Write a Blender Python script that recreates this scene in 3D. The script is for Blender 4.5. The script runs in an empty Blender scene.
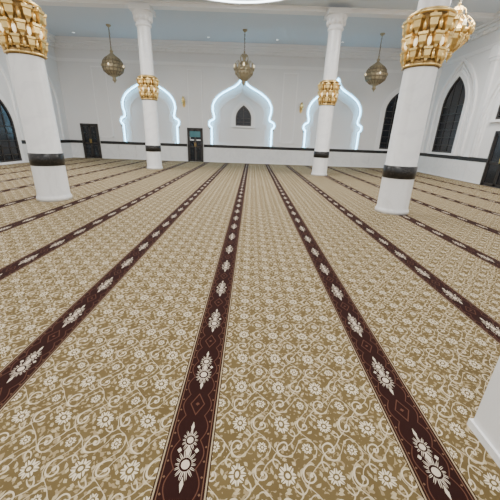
import bpy, bmesh, math, random
from mathutils import Vector, Matrix
random.seed(3)
pi=math.pi
scene=bpy.context.scene

# ---------------- node DSL ----------------
class NT:
    def __init__(s,name):
        s.m=bpy.data.materials.new(name); s.m.use_nodes=True
        s.t=s.m.node_tree; s.b=s.t.nodes['Principled BSDF']
    def n(s,typ,**k):
        nd=s.t.nodes.new(typ)
        for a,b in k.items(): setattr(nd,a,b)
        return nd
    def link(s,a,b): s.t.links.new(a,b)
class V:
    def __init__(s,T,o): s.T=T; s.o=o
    def _m(s,op,*a,clamp=False):
        nd=s.T.n('ShaderNodeMath',operation=op); nd.use_clamp=clamp
        for i,x in enumerate((s,)+a):
            if isinstance(x,V): s.T.link(x.o,nd.inputs[i])
            else: nd.inputs[i].default_value=x
        return V(s.T,nd.outputs[0])
    def __add__(s,o): return s._m('ADD',o)
    def __sub__(s,o): return s._m('SUBTRACT',o)
    def __mul__(s,o): return s._m('MULTIPLY',o)
    def __truediv__(s,o): return s._m('DIVIDE',o)
    def lt(s,o): return s._m('LESS_THAN',o)
    def gt(s,o): return s._m('GREATER_THAN',o)
    def mx(s,o): return s._m('MAXIMUM',o)
    def mn(s,o): return s._m('MINIMUM',o)
    def abs(s): return s._m('ABSOLUTE')
    def sin(s): return s._m('SINE')
    def cos(s): return s._m('COSINE')
    def fr(s): return s._m('FRACT')
    def rnd(s): return s._m('ROUND')
    def sqrt(s): return s._m('SQRT')
    def at2(s,o): return s._m('ARCTAN2',o)
    def pw(s,o): return s._m('POWER',o)
def mixc(T,f,a,b):
    nd=T.n('ShaderNodeMix',data_type='RGBA')
    T.link(f.o,nd.inputs[0])
    for i,x in ((6,a),(7,b)):
        if isinstance(x,V): T.link(x.o,nd.inputs[i])
        else: nd.inputs[i].default_value=(*x,1)
    return V(T,nd.outputs[2])

def simple(name,col,rough=.5,metal=0,emit=None,es=0,noise=0,nscale=5):
    T=NT(name); b=T.b
    b.inputs['Base Color'].default_value=(*col,1)
    b.inputs['Roughness'].default_value=rough
    b.inputs['Metallic'].default_value=metal
    if emit:
        b.inputs['Emission Color'].default_value=(*emit,1); b.inputs['Emission Strength'].default_value=es
    if noise:
        tc=T.n('ShaderNodeTexCoord'); nz=T.n('ShaderNodeTexNoise'); nz.inputs['Scale'].default_value=nscale
        nz.inputs['Detail'].default_value=5
        T.link(tc.outputs['Object'],nz.inputs['Vector'])
        c=mixc(T,V(T,nz.outputs['Fac']),tuple(x*(1-noise) for x in col),tuple(min(1,x*(1+noise)) for x in col))
        T.link(c.o,b.inputs['Base Color'])
    return T.m

def marble(name,base,vein,scale=1.5,thr=.03,rough=.25):
    T=NT(name); tc=T.n('ShaderNodeTexCoord'); nz=T.n('ShaderNodeTexNoise')
    nz.inputs['Scale'].default_value=scale; nz.inputs['Detail'].default_value=6; nz.inputs['Distortion'].default_value=1.2
    T.link(tc.outputs['Object'],nz.inputs['Vector'])
    v=(V(T,nz.outputs['Fac'])-.5).abs()
    k=(v/thr)._m('MINIMUM',1.0)
    c=mixc(T,k,vein,base)
    T.link(c.o,T.b.inputs['Base Color']); T.b.inputs['Roughness'].default_value=rough
    return T.m

M={}
M['wall']=simple('wall_plaster',(.78,.775,.77),.75,noise=.03,nscale=1.2)
M['trimw']=simple('trim_white',(.86,.855,.85),.5,noise=.02)
M['ceil']=simple('ceiling_paint',(.66,.72,.78),.8,noise=.02)
M['marble']=marble('marble_white',(.82,.82,.815),(.77,.77,.77),1.3,.05,.28)
M['black']=marble('marble_black',(.010,.010,.010),(.06,.05,.045),6,.015,.3)
M['gold']=simple('gold_metal',(.84,.60,.24),.30,.85,noise=.2,nscale=14)
M['bronze']=simple('antique_brass',(.40,.335,.215),.5,.45,noise=.35,nscale=22)
M['gdark']=simple('dark_gold',(.24,.15,.05),.5,.6,noise=.3,nscale=16)
M['dark']=simple('dark_glass',(.012,.014,.018),.15,0,noise=.3)
M['frame']=simple('dark_frame',(.03,.025,.022),.4,noise=.2)
M['led']=simple('led_strip',(.8,1,1),.5,0,(.24,.66,1),11)
M['ring']=simple('led_ring',(1,1,1),.5,0,(.8,.93,1),8)
M['lamp']=simple('lamp_glass',(1,.9,.7),.3,0,(1,.82,.5),1.2)
M['down']=simple('downlight_lens',(1,1,1),.5,0,(.9,.97,1),4)
M['floor']=simple('floor_screed',(.4,.38,.35),.9,noise=.1)
M['chain']=simple('chain_metal',(.24,.19,.12),.4,.7,noise=.1)
M['tv']=simple('screen_panel',(.05,.13,.14),.3,0,(.1,.35,.4),.15,noise=.1)

# ---------------- carpet ----------------
SP=1.30; X0=-.29
def carpet_mat():
    T=NT('carpet_pattern'); tc=T.n('ShaderNodeTexCoord'); sx=T.n('ShaderNodeSeparateXYZ')
    T.link(tc.outputs['Object'],sx.inputs[0])
    nz=T.n('ShaderNodeTexNoise'); nz.inputs['Scale'].default_value=7; nz.inputs['Detail'].default_value=1
    T.link(tc.outputs['Object'],nz.inputs['Vector'])
    X=V(T,sx.outputs[0]); Y=V(T,sx.outputs[1])
    cx=X-X0
    dx=cx-(cx/SP).rnd()*SP
    d=dx.abs()
    # ----- field
    wb=T.n('ShaderNodeTexNoise'); wb.inputs['Scale'].default_value=11; wb.inputs['Detail'].default_value=0
    T.link(tc.outputs['Object'],wb.inputs['Vector'])
    ws=T.n('ShaderNodeSeparateColor'); T.link(wb.outputs['Color'],ws.inputs[0])
    wx=(V(T,ws.outputs[0])-.5)*.10; wy=(V(T,ws.outputs[1])-.5)*.10
    TS=1.01/4
    fx=((cx/SP).fr()*SP-.145)/TS+wx
    fy=Y/(TS*1.12)+wy
    def cell(ox,oy):
        a=(fx+ox).fr()-.5; b=(fy+oy).fr()-.5
        return a,b,(a*a+b*b).sqrt(),b.at2(a)
    a1,b1,r1,t1=cell(0,0)
    a2,b2,r2,t2=cell(.5,.5)
    a3,b3,r3,t3=cell(.5,0)
    a4,b4,r4,t4=cell(0,.5)
    def flower(r,t,R,n,hole):
        pet=((t*(n/2)).cos().abs()*.36+.64)*R
        f=r.lt(pet)
        ring=(r-hole).abs().gt(R*.1)
        ribs=(t*n).cos().lt(.86).mx(r.lt(hole))
        return f*ring*ribs
    fA=flower(r1,t1,.185,8,.06)
    fB=flower(r2,t2,.115,6,.038)
    def spiral(r,t,R,k,sg,w):
        f=((r*k)+(t*(sg/(2*pi)))).fr()-.5
        return f.abs().lt(w)*r.lt(R)
    s3=spiral(r3,t3,.19,6.5,1,.105)
    s4=spiral(r4,t4,.19,6.5,-1,.105)
    b3s=r3.lt(.035); b4s=r4.lt(.035)
    w1=(b1-((fx*(2*pi)).sin()*.27)).abs().lt(.015)
    w2=(a1-((fy*(2*pi)).sin()*.27)).abs().lt(.015)
    w3=(b2-((fx*(2*pi)).cos()*.20)).abs().lt(.010)
    w4=(a2-((fy*(2*pi)).cos()*.20)).abs().lt(.010)
    def leaves(r,t,R,n,L,ph=0.0):
        return ((t*n+ph).sin()*.5+.5).pw(2.2).gt(((r-R).abs()/L)+.12)
    l1=leaves(r1,t1,.245,8,.040,.8); l2=leaves(r2,t2,.185,6,.034,.5); l3=leaves(r3,t3,.205,5,.033); l4=leaves(r4,t4,.205,5,.033)
    free=(r1.gt(.205)).mn(r2.gt(.14))
    vines=(w1.mx(w2).mx(w3).mx(w4))*free
    scroll=s3.mx(s4).mx(b3s).mx(b4s)*free
    lv=l1.mx(l2).mx(l3).mx(l4)*free
    n2=T.n('ShaderNodeTexNoise'); n2.inputs['Scale'].default_value=50; n2.inputs['Detail'].default_value=0; n2.inputs['Distortion'].default_value=.5
    T.link(tc.outputs['Object'],n2.inputs['Vector'])
    tiny=V(T,n2.outputs['Fac']).gt(.64)*free
    gvar=V(T,nz.outputs['Fac'])
    ground=mixc(T,gvar,(.105,.072,.028),(.155,.110,.046))
    c=mixc(T,tiny,ground,(.29,.22,.12))
    c=mixc(T,lv,c,(.42,.34,.205))
    c=mixc(T,vines,c,(.50,.415,.275))
    c=mixc(T,scroll,c,(.56,.47,.325))
    c=mixc(T,fA.mx(fB),c,(.63,.54,.39))
    # ----- stripe
    P=.62
    q=((Y/P+.74).fr()-.5)*P
    def sfl(oy,R,n,el=1.0):
        qq=q-oy
        r=(dx*dx*(el*el)+qq*qq).sqrt(); t=qq.at2(dx*el)
        pet=((t*(n/2)).cos().abs().pw(1.8)*.60+.40)*((t*2.0).cos()*-.14+.90)*R
        body=r.lt(pet)*((t*n).cos().lt(.84).mx(r.lt(R*.30)))
        return body*((r-R*.36).abs().gt(R*.07))
    f1=sfl(-.062,.082,14,1.1); f2=sfl(.070,.066,12,1.1)
    dm=(d*1.0+(q-.012).abs()*.55).lt(.016)
    tip=(d*2.6+(q-.150).abs()*.7).lt(.024).mx((d*2.6+(q+.157).abs()*.7).lt(.026))
    side=(((d-.046).abs()+(q-.012).abs()*.8).lt(.012))
    cream=f1.mx(f2).mx(dm).mx(tip).mx(side)
    qe=q.abs()*-1.0+P/2
    rose=(((d+qe*.55).lt(.046))*((d+qe*.55).gt(.039))).mx((d+qe).lt(.013))
    vine=(d-((Y*(2*pi/.31)).cos().abs()*.030+.056)).abs().lt(.003)
    vine2=(d-.106).abs().lt(.0025)
    dots=((((Y/.0775).fr()-.5)*.0775).abs()+(d-.094).abs()).lt(.007)
    sc=mixc(T,vine.mx(rose),(.021,.006,.0045),(.095,.038,.024))
    sc=mixc(T,dots.mx(vine2),sc,(.14,.072,.042))
    sc=mixc(T,cream,sc,(.60,.51,.40))
    inb=(d-.123).abs().lt(.0040)
    sc=mixc(T,inb,sc,(.36,.28,.17))
    st=d.lt(.133)
    out=mixc(T,st,c,sc)
    T.link(out.o,T.b.inputs['Base Color'])
    T.b.inputs['Roughness'].default_value=.95
    T.b.inputs['Specular IOR Level'].default_value=.15
    fb=T.n('ShaderNodeTexNoise'); fb.inputs['Scale'].default_value=260
    T.link(tc.outputs['Object'],fb.inputs['Vector'])
    bp=T.n('ShaderNodeBump'); bp.inputs['Strength'].default_value=.25; bp.inputs['Distance'].default_value=.004
    T.link(fb.outputs['Fac'],bp.inputs['Height']); T.link(bp.outputs[0],T.b.inputs['Normal'])
    return T.m
M['carpet']=carpet_mat()

# ---------------- mesh builder ----------------
class MB:
    def __init__(s): s.bm=bmesh.new(); s.mats=[]
    def mi(s,k):
        if k not in s.mats: s.mats.append(k)
        return s.mats.index(k)
    def face(s,vs,k,smooth=False):
        try: f=s.bm.faces.new(vs)
        except ValueError: return
        f.material_index=s.mi(k); f.smooth=smooth
    def box(s,x0,x1,y0,y1,z0,z1,k,mp=lambda a,b,c:(a,b,c)):
        v=[s.bm.verts.new(mp(x,y,z)) for x in(x0,x1) for y in(y0,y1) for z in(z0,z1)]
        for q in((0,1,3,2),(4,6,7,5),(0,4,5,1),(2,3,7,6),(0,2,6,4),(1,5,7,3)): s.face([v[i] for i in q],k)
    def prism(s,pts,d0,d1,k,mp):
        a=[s.bm.verts.new(mp(p[0],d0,p[1])) for p in pts]; b=[s.bm.verts.new(mp(p[0],d1,p[1])) for p in pts]
        s.face(a,k); s.face(b[::-1],k)
        n=len(pts)
        for i in range(n): s.face([a[i],a[(i+1)%n],b[(i+1)%n],b[i]],k)
    def band(s,po,pin,d0,d1,k,mp,closed=False):
        n=len(po)
        R=[[s.bm.verts.new(mp(p[0],d,p[1])) for p in L] for L,d in((po,d0),(po,d1),(pin,d1),(pin,d0))]
        rng=n if closed else n-1
        for i in range(rng):
            j=(i+1)%n
            for a in range(4):
                b=(a+1)%4
                s.face([R[a][i],R[a][j],R[b][j],R[b][i]],k)
        if not closed:
            s.face([R[a][0] for a in range(4)],k); s.face([R[a][-1] for a in (3,2,1,0)],k)
    def lathe(s,prof,c,seg,k,smooth=True,rot=0):
        rings=[]
        for r,z in prof:
            if r<1e-4: rings.append([s.bm.verts.new((c[0],c[1],c[2]+z))])
            else: rings.append([s.bm.verts.new((c[0]+r*math.cos(rot+2*pi*i/seg),c[1]+r*math.sin(rot+2*pi*i/seg),c[2]+z)) for i in range(seg)])
        for A,B in zip(rings,rings[1:]):
            for i in range(seg):
                j=(i+1)%seg
                if len(A)==1 and len(B)==1: continue
                if len(A)==1: s.face([A[0],B[j],B[i]],k,smooth)
                elif len(B)==1: s.face([A[i],A[j],B[0]],k,smooth)
                else: s.face([A[i],A[j],B[j],B[i]],k,smooth)
    def tube(s,P,r,k,seg=8,closed=False):
        P=[Vector(p) for p in P]; n=len(P); rings=[]
        up=None
        for i,p in enumerate(P):
            if closed: t=P[(i+1)%n]-P[i-1]
            else: t=P[min(i+1,n-1)]-P[max(i-1,0)]
            t.normalize()
            if up is None:
                up=Vector((0,0,1)) if abs(t.z)<.9 else Vector((0,1,0))
            u=(up-t*up.dot(t)).normalized(); w=t.cross(u); up=u
            rings.append([s.bm.verts.new(p+(u*math.cos(2*pi*a/seg)+w*math.sin(2*pi*a/seg))*r) for a in range(seg)])
        for i in range(n if closed else n-1):
            A=rings[i];B=rings[(i+1)%n]
            for a in range(seg):
                b=(a+1)%seg; s.face([A[a],A[b],B[b],B[a]],k,True)
    def done(s,name,loc=(0,0,0)):
        bmesh.ops.recalc_face_normals(s.bm,faces=s.bm.faces[:])
        me=bpy.data.meshes.new(name); s.bm.to_mesh(me); s.bm.free()
        for k in s.mats: me.materials.append(M[k])
        o=bpy.data.objects.new(name,me); scene.collection.objects.link(o); o.location=loc
        return o

# room extents
XL,XR,YF,YB,H=-11.9,10.2,20.5,-4.0,6.7
far=lambda a,d,z:(a,YF-d,z)
rgt=lambda a,d,z:(XR-d,a,z)
lft=lambda a,d,z:(XL+d,a,z)

# ---------------- floor, carpet, ceiling ----------------
b=MB(); b.box(XL-.3,XR+.3,YB,YF+.5,-.2,0,'floor'); b.done('floor')
b=MB(); b.box(XL+.13,XR-.13,YB+.05,YF-.13,0,.012,'carpet'); b.done('carpet')

CX=-.7; DC=(CX,11.15); DR=3.4
b=MB(); bm=b.bm
outer=[(XL-.3,YB),(XR+.3,YB),(XR+.3,YF+.5),(XL-.3,YF+.5)]
hole=[(DC[0]+DR*math.cos(2*pi*i/64),DC[1]+DR*math.sin(2*pi*i/64)) for i in range(64)]
es=[]
def loop3(pts,f):
    vs=[bm.verts.new(f(p)) for p in pts]
    for i in range(len(vs)): es.append(bm.edges.new((vs[i],vs[(i+1)%len(vs)])))
    return vs
loop3(outer,lambda p:(p[0],p[1],H)); loop3(hole,lambda p:(p[0],p[1],H))
bmesh.ops.triangle_fill(bm,edges=es,use_beauty=True)
for f in bm.faces: f.material_index=b.mi('ceil')
b.lathe([(DR,0),(DR,.12),(DR+.25,.12),(DR+.25,.45),(2.6,.9),(1.8,1.25),(.9,1.45),(0,1.5)],(DC[0],DC[1],H),64,'ceil')
b.lathe([(DR+.16,0),(DR+.16,-.06),(DR,-.09),(DR,0)],(DC[0],DC[1],H),64,'trimw')
b.tube([(DC[0]+(DR-.01)*math.cos(2*pi*i/64),DC[1]+(DR-.01)*math.sin(2*pi*i/64),H-.045) for i in range(64)],.035,'ring',6,True)
b.done('ceiling')

for i,yb in enumerate((15.05,7.3)):
    b=MB(); b.box(XL,XR,yb-.2,yb+.2,H-.16,H,'trimw'); b.box(XL,XR,yb-.26,yb+.26,H-.05,H,'trimw'); b.done('trim_%d'%(i+1))

# ---------------- arches helpers ----------------
def catmull(P,n=6):
    out=[]
    for i in range(len(P)-1):
        p0=P[max(i-1,0)];p1=P[i];p2=P[i+1];p3=P[min(i+2,len(P)-1)]
        for k in range(n):
            t=k/n
            out.append(tuple(.5*((2*p1[a])+(-p0[a]+p2[a])*t+(2*p0[a]-5*p1[a]+4*p2[a]-p3[a])*t*t+(-p0[a]+3*p1[a]-3*p2[a]+p3[a])*t**3) for a in(0,1)))
    out.append(P[-1]); return out
def ogee(cx,k=1):
    half=[(1.95,1.14),(1.95,2.0)]+catmull([(1.95,2.15),(2.10,2.30),(2.06,2.48),(1.80,2.62),(1.78,2.85),(1.86,3.15),(1.82,3.5),(1.58,3.85),(1.2,4.12),(.78,4.33),(.40,4.52),(.15,4.75),(0,5.10)],5)
    R=[(cx+x*k,z) for x,z in half]; L=[(cx-x*k,z) for x,z in half]
    return R+L[::-1][1:]
def offset(P,o):
    out=[]; n=len(P)
    for i in range(n):
        a=P[max(i-1,0)];c=P[min(i+1,n-1)]
        tx,tz=c[0]-a[0],c[1]-a[1]; l=math.hypot(tx,tz)
        out.append((P[i][0]+tz/l*o,P[i][1]-tx/l*o))
    return out
def parch(c,w,z0,z1,rise=None,n=10):
    rise=rise or w*.75; zs=z1-rise
    P=[(c+w/2,z0),(c+w/2,zs)]
    for i in range(1,n+1):
        t=i/n; P.append((c+w/2*math.cos(t*pi/2)**1.15 if i<n else c, zs+rise*(math.sin(t*pi/2)*.82+.18*t**3)))
    L=[(2*c-x,z) for x,z in P[:-1]]
    return P+L[::-1]

AC=[(CX-5.85,.86),(CX,.97),(CX+5.8,.86)]
b=MB(); bm=b.bm; es=[]
loop3([(XL-.3,0),(XR+.3,0),(XR+.3,H),(XL-.3,H)],lambda p:far(p[0],0,p[1]))
for c,k in AC: loop3(ogee(c,k),lambda p:far(p[0],0,p[1]))
bmesh.ops.triangle_fill(bm,edges=es,use_beauty=True)
for f in bm.faces: f.material_index=b.mi('wall')
for c,k in AC:
    P=ogee(c,k); A=[bm.verts.new(far(p[0],0,p[1])) for p in P]; B=[bm.verts.new(far(p[0],-.10,p[1])) for p in P]
    for i in range(len(P)): j=(i+1)%len(P); b.face([A[i],A[j],B[j],B[i]],'wall')
    b.face(B,'wall')
    b.band([(c+(x-c)*.8,1.25+(z-1.14)*.83) for x,z in P],[(c+(x-c)*.77,1.25+(z-1.14)*.81) for x,z in P],-.10,-.075,'trimw',far)
b.box(XL-.3,XR+.3,-.4,-.2,0,H,'wall',far)
b.done('wall_back')
for i,(c,k) in enumerate(AC):
    b=MB(); P=ogee(c,k)
    b.band(offset(P,.20),offset(P,.12),0,.05,'trimw',far)
    b.tube([far(p[0],.042,p[1]) for p in offset(P,.02)],.038,'led',8)
    b.done('led_arch' if i==0 else 'led_arch.%03d'%i)

b=MB(); b.box(YB,YF+.5,-.3,0,0,H,'wall',rgt); b.done('wall_right')
b=MB(); b.box(YB,YF+.5,-.3,0,0,H,'wall',lft); b.done('wall_left')

def wains(name,mp,segs):
    b=MB()
    for s0,s1 in segs:
        n=max(1,round((s1-s0)/1.2)); w=(s1-s0)/n
        for i in range(n):
            b.box(s0+i*w+.006,s0+(i+1)*w-.006,0,.035,.0,.95,'marble',mp)
        b.box(s0,s1,0,.05,.93,1.1,'black',mp)
        b.box(s0,s1,0,.045,0,.09,'trimw',mp)
    b.done(name)
wains('baseboard_back',far,[(XL,-11.1),(-9.9,-4.25),(-3.15,XR)])
wains('baseboard_right',rgt,[(YB,11.75),(13.35,YF)])
wains('baseboard_left',lft,[(YB,13.3),(16.1,YF)])
def cornice(name,mp,s0,s1):
    b=MB()
    for d,z0,z1 in((.42,6.56,6.7),(.30,6.44,6.56),(.2,6.34,6.44),(.1,6.2,6.34),(.06,5.62,5.70),(.04,5.54,5.62)):
        b.box(s0,s1,0,d,z0,z1,'trimw',mp)
    n=int((s1-s0)/.45)
    for i in range(n):
        s=s0+(i+.5)*(s1-s0)/n
        b.box(s-.09,s+.09,0,.16,6.22,6.34,'trimw',mp)
    b.done(name)
cornice('trim_3',far,XL,XR); cornice('trim_4',rgt,YB,YF); cornice('trim_5',lft,YB,YF)

b=MB()
for s in (CX-2.93,CX+2.93,CX-8.75,):
    for o in(-.42,.42): b.box(s+o-.035,s+o+.035,0,.035,1.35,5.3,'trimw',far)
    for z in(1.32,5.28): b.box(s-.455,s+.455,0,.035,z,z+.07,'trimw',far)
b.done('trim_6')

# ---------------- doors / windows ----------------
def door(name,mp,s0,s1,h,tv=False):
    b=MB(); w=s1-s0
    b.box(s0,s0+.09,0,.09,0,h,'frame',mp); b.box(s1-.09,s1,0,.09,0,h,'frame',mp); b.box(s0,s1,0,.09,h-.1,h,'frame',mp)
    m=(s0+s1)/2
    for a,c in((s0+.09,m-.01),(m+.01,s1-.09)):
        b.box(a,c,0,.03,.02,h-.1,'dark',mp)
        b.box(a,a+.06,0,.06,.02,h-.1,'frame',mp); b.box(c-.06,c,0,.06,.02,h-.1,'frame',mp)
        for z in(.02,.9,h-.2): b.box(a,c,0,.06,z,z+.1,'frame',mp)
    b.box(m-.05,m-.03,.06,.11,.95,1.2,'gold',mp); b.box(m+.03,m+.05,.06,.11,.95,1.2,'gold',mp)
    if tv: b.box(s0+.16,s1-.16,.06,.07,h-.55,h-.2,'tv',mp)
    b.done(name)
door('door_1',far,-11.05,-9.95,2.12)
door('door_2',far,-4.2,-3.2,2.08,True)
door('door_3',rgt,11.8,13.3,2.2)
def arch_window(name,mp,c,w,z0,z1,cols=3,rows=6,d0=0):
    b=MB(); P=parch(c,w,z0,z1)
    dd=lambda a,d,z: mp(a,d+d0,z)
    b.prism(P,0,.02,'dark',dd)
    b.band(offset(P,.0),offset(P,-.08),.0,.07,'frame',dd)
    b.band(offset(P,.2),offset(P,.0),0,.10,'trimw',dd)
    b.band(offset(P,.27),offset(P,.2),0,.05,'trimw',dd)
    b.box(c-w/2-.27,c+w/2+.27,0,.12,z0-.1,z0,'trimw',dd)
    b.box(c-w/2,c+w/2,.02,.06,z0,z0+.08,'frame',dd)
    zs=z1-w*.75
    for i in range(1,cols):
        x=c-w/2+w*i/cols
        top=zs+ (w*.75)*.82*math.sqrt(max(0,1-(2*abs(x-c)/w)**2))
        b.box(x-.018,x+.018,.02,.05,z0,top,'frame',dd)
    for i in range(1,rows+1):
        z=z0+(zs-z0)*i/rows; b.box(c-w/2,c+w/2,.02,.05,z-.018,z+.018,'frame',dd)
    b.done(name)
arch_window('window_1',far,9.05,1.55,1.2,4.6)
arch_window('window_2',rgt,16.7,1.8,1.2,4.8)
arch_window('window_3',rgt,12.55,2.0,2.65,4.6,3,3)
arch_window('window_4',far,CX+.1,1.0,2.3,3.5,2,2,-.10)
arch_window('window_5',lft,14.7,2.2,.12,3.4,4,5)
for i,(c,w) in enumerate(((16.7,2.9),(12.55,3.4),(8.3,3.4))):
    b=MB(); P=parch(c,w,1.12,5.42); b.band(offset(P,.14),offset(P,0),0,.10,'trimw',rgt)
    b.band(offset(P,-.12),offset(P,-.18),0,.05,'trimw',rgt)
    b.done('trim_%d'%(7+i))
for i,c in enumerate((18.3,14.7,11.0)):
    b=MB(); P=parch(c,2.9,1.12,5.3); b.band(offset(P,.12),offset(P,0),0,.08,'trimw',lft); b.done('trim_%d'%(10+i))
for i,(mp,ss) in enumerate(((rgt,(18.8,14.6,10.45)),(lft,(16.5,12.85)))):
    b=MB()
    for s in ss:
        b.box(s-.13,s+.13,0,.09,1.1,5.0,'trimw',mp); b.box(s-.18,s+.18,0,.13,5.0,5.12,'trimw',mp); b.box(s-.22,s+.22,0,.17,5.12,5.5,'trimw',mp); b.box(s-.18,s+.18,0,.13,1.1,1.25,'trimw',mp)
    b.done('trim_%d'%(13+i))

# ---------------- columns ----------------
def column(x,y,i):
    b=MB(); c=(0,0,0)
    b.lathe([(0,0),(.385,0),(.385,.07),(.365,.10),(.355,.14),(.35,.82)],c,40,'marble')
    b.lathe([(.35,.82),(.363,.825),(.363,1.09),(.35,1.1)],c,40,'black')
    b.lathe([(.35,1.1),(.34,1.12),(.32,3.1),(.29,3.9),(.275,5.85)],c,40,'marble')
    b.lathe([(.275,5.85),(.32,5.88),(.33,5.93),(.29,5.97),(.29,6.05),(.34,6.12),(.37,6.2),(.42,6.3),(.42,6.36)],c,40,'trimw')
    b.box(-.44,.44,-.44,.44,6.36,6.53,'trimw')
    for k in range(12):
        a=2*pi*k/12; b.lathe([(0,-.12),(.05,-.08),(.07,.0),(.05,.07),(0,.1)],(.34*math.cos(a),.34*math.sin(a),6.15),8,'trimw')
    # gold muqarnas collar : dark gold core, rings, tiers of faceted cups with leaf spikes
    b.lathe([(.32,3.05),(.35,3.06),(.355,3.12),(.33,3.16),(.34,3.4),(.36,3.7),(.38,3.92),(.30,4.0)],c,40,'gdark')
    for z,r,t in((3.09,.35,.022),(3.2,.355,.014),(3.96,.42,.028),(4.02,.34,.018)):
        b.tube([(r*math.cos(2*pi*k/36),r*math.sin(2*pi*k/36),z) for k in range(36)],t,'gold',6,True)
    for tier,(z,R,s,off,n) in enumerate(((3.19,.365,1.05,0,10),(3.42,.385,1.15,.5,10),(3.67,.41,1.25,0,10))):
        for k in range(n):
            a=2*pi*(k+off)/n; ca,sa=math.cos(a),math.sin(a)
            b.lathe([(0,-.07*s),(.03*s,-.045*s),(.04*s,-.01*s),(.075*s,.03*s),(.08*s,.12*s),(.105*s,.135*s),(.105*s,.17*s),(.06*s,.17*s),(.04*s,.10*s),(0,.10*s)],(R*ca,R*sa,z),4,'gold',False,a+pi/4)
            b.lathe([(0,.08*s),(.035*s,.12*s),(.045*s,.17*s),(.02*s,.22*s),(0,.27*s)],(R*ca,R*sa,z),6,'gold')
            b.lathe([(0,-.13*s),(.02*s,-.10*s),(0,-.05*s)],(R*ca,R*sa,z),6,'gold')
            a2=a+pi/n
            b.lathe([(0,-.03*s),(.03*s,.0),(.036*s,.06*s),(.02*s,.11*s),(0,.15*s)],((R+.01)*math.cos(a2),(R+.01)*math.sin(a2),z),6,'lamp' if tier==1 else 'gold')
    b.done('column' if i==0 else 'column.%03d'%i,(x,y,.012))
for i,(x,y) in enumerate(((-4.9,7.35),(3.5,7.2),(-4.8,15.15),(3.32,14.8))): column(x,y,i)

# ---------------- chandeliers ----------------
def chandelier(x,y,i,kind,met='bronze'):
    b=MB(); 
    zt=H
    b.lathe([(0,0),(.12,0),(.12,-.04),(.05,-.1),(0,-.12)],(0,0,zt),16,met)
    z=zt-.1; k=0
    while z>5.78:
        pts=[]
        for a in range(10):
            t=2*pi*a/10; u=.026*math.cos(t); w=.05*math.sin(t)
            pts.append((u if k%2 else 0, 0 if k%2 else u, z-.05+w))
        b.tube(pts,.012,'chain',5,True); z-=.082; k+=1
    if kind==0:
        b.lathe([(0,5.78),(.05,5.74),(.03,5.66),(.10,5.6),(.14,5.54),(.08,5.46),(.07,5.36),(.18,5.30),(.21,5.24),(.16,5.18),(.2,5.1),(.42,5.02),(.46,4.97),(.46,4.9),(.40,4.86),(.38,4.74),(.30,4.60),(.2,4.5),(.12,4.44),(.10,4.38),(.13,4.33),(.08,4.27),(.03,4.22),(0,4.12)],(0,0,0),16,met,False)
        R=.50
        for k in range(12):
            a=2*pi*k/12; c,s=math.cos(a),math.sin(a)
            b.tube([(.2*c,.2*s,5.2),(.34*c,.34*s,5.34),(.48*c,.48*s,5.22),(R*c,R*s,5.04)],.014,met,5)
            b.lathe([(0,-.14),(.02,-.12),(.05,-.06),(.065,0),(.07,.02),(.05,.03)],(R*c,R*s,5.0),8,met)
            b.lathe([(.045,.02),(.055,.08),(.04,.15),(0,.2)],(R*c,R*s,5.0),8,'lamp' if k%3==0 else met)
            b.lathe([(0,.14),(.03,.08),(.045,.0),(0,-.12)],(.44*c,.44*s,4.78),6,met)
            b.tube([(.46*c,.46*s,4.92),(.44*c,.44*s,4.74),(.30*c,.30*s,4.56),(.12*c,.12*s,4.42)],.016,met,5)
            if k%2: b.tube([(.07*c,.07*s,5.66),(.2*c,.2*s,5.56),(.24*c,.24*s,5.42),(.18*c,.18*s,5.3)],.016,met,5)
    else:
        b.lathe([(0,5.78),(.04,5.74),(.03,5.64),(.09,5.56),(.06,5.48),(.16,5.40),(.3,5.3),(.36,5.26),(.34,5.2)],(0,0,0),16,met,False)
        b.lathe([(.34,5.2),(.46,5.08),(.51,4.92),(.51,4.8),(.47,4.66),(.36,4.54),(.24,4.48)],(0,0,0),16,met,False)
        b.lathe([(.24,4.48),(.2,4.42),(.1,4.38),(.08,4.3),(.12,4.25),(.05,4.18),(0,4.08)],(0,0,0),16,met,False)
        for k in range(16):
            a=2*pi*k/16; c,s=math.cos(a),math.sin(a)
            b.tube([(.36*c,.36*s,5.24),(.48*c,.48*s,5.1),(.53*c,.53*s,4.86),(.48*c,.48*s,4.64),(.25*c,.25*s,4.46)],.018,'chain',5)
            b.lathe([(0,-.06),(.035,-.03),(.045,.02),(0,.09)],(.545*c,.545*s,4.88),6,'lamp' if k%4==0 else met)
        for z,r in((5.1,.48),(4.95,.53),(4.78,.53),(4.62,.46)):
            b.tube([(r*math.cos(2*pi*t/32),r*math.sin(2*pi*t/32),z) for t in range(32)],.02,'chain',6,True)
    b.done('chandelier' if i==0 else 'chandelier.%03d'%i,(x,y,0))
chandelier(-7.45,17.9,0,1); chandelier(-.55,17.9,1,0); chandelier(6.35,17.7,2,1)
chandelier(6.35,11.4,3,0,'gold')

def sconce(s,z,i,mp):
    b=MB()
    b.prism([(s-.09,z-.2),(s,z-.32),(s+.09,z-.2),(s+.09,z+.15),(s,z+.28),(s-.09,z+.15)],0,.03,'gold',mp)
    x,y,_=mp(s,.2,z)
    b.tube([mp(s,.02,z-.12),mp(s,.14,z-.2),mp(s,.2,z-.1)],.018,'gold',6)
    b.lathe([(0,-.14),(.05,-.1),(.11,.0),(.12,.03),(.08,.04)],(x,y,z),12,'gold')
    b.lathe([(.09,.03),(.11,.12),(.07,.24),(0,.33)],(x,y,z),12,'gold')
    b.done('wall_sconce' if i==0 else 'wall_sconce.%03d'%i)
sconce(-4.35,3.55,0,far); sconce(3.0,3.45,1,far)

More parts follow.
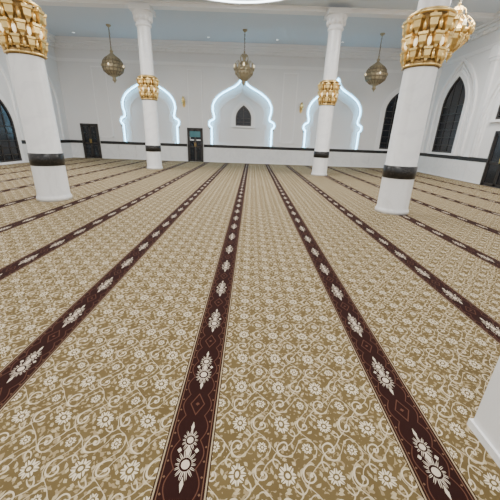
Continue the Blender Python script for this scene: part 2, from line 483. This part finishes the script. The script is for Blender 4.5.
k=0
for x in (-10,-6.2,-2.6,1.2,4.8,8.2):
    b=MB(); b.lathe([(0,-.012),(.05,-.012),(.055,-.02),(.08,-.02),(.08,0)],(x,19.3,H),20,'trimw'); b.lathe([(0,-.014),(.045,-.014)],(x,19.3,H),20,'down')
    b.done('downlight' if k==0 else 'downlight.%03d'%k); k+=1

b=MB()
b.box(1.38,2.1,.35,1.30,.012,1.0,'trimw'); b.box(1.365,2.115,.335,1.315,.012,.06,'trimw'); b.box(1.35,2.13,.32,1.33,1.0,1.06,'trimw')
b.box(1.372,1.38,.45,1.2,.85,.87,'trimw')
b.done('white_pedestal')

# ---------------- lights ----------------
def area(n,loc,sx,sy,p,col=(1,1,1),rot=(0,0,0)):
    l=bpy.data.lights.new(n,'AREA'); l.shape='RECTANGLE'; l.size=sx; l.size_y=sy; l.energy=p; l.color=col
    o=bpy.data.objects.new(n,l); scene.collection.objects.link(o); o.location=loc; o.rotation_euler=rot
for i,(x,y,p) in enumerate(((-8.5,11.5,470),(7,11.5,470),(-8.5,3,270),(7,3,270),(-.7,3,290),(-.7,-2,260))):
    area('ceiling_fill' if i==0 else 'ceiling_fill.%03d'%i,(x,y,6.45),3,3,p,(1,.98,.955))  # added area fills below the ceiling, out of frame, to brighten the hall
area('dome_fill',(CX,11,7.2),3.5,3.5,600,(1,.985,.965))  # added area fill, unseen inside the dome recess, besides the LED ring
w=bpy.data.worlds.new('world'); scene.world=w; w.use_nodes=True
w.node_tree.nodes['Background'].inputs[0].default_value=(1,.99,.98,1); w.node_tree.nodes['Background'].inputs[1].default_value=1.1

# ---------------- camera ----------------
f=295; pitch=math.radians(20.8); roll=math.radians(2.0); yaw=math.radians(-.3)
F=Vector((0,math.cos(pitch),-math.sin(pitch))); U=Vector((0,math.sin(pitch),math.cos(pitch))); R=Vector((1,0,0))
Rc=R*math.cos(roll)+U*math.sin(roll); Uc=-R*math.sin(roll)+U*math.cos(roll)
m=Matrix((Rc,Uc,-F)).transposed()
m=Matrix.Rotation(yaw,3,'Z')@m
cam=bpy.data.cameras.new('camera'); cam.lens=36*f/500; cam.sensor_width=36; cam.clip_start=.05
co=bpy.data.objects.new('camera',cam); scene.collection.objects.link(co)
co.matrix_world=Matrix.Translation((0,0,1.6))@m.to_4x4()
scene.camera=co
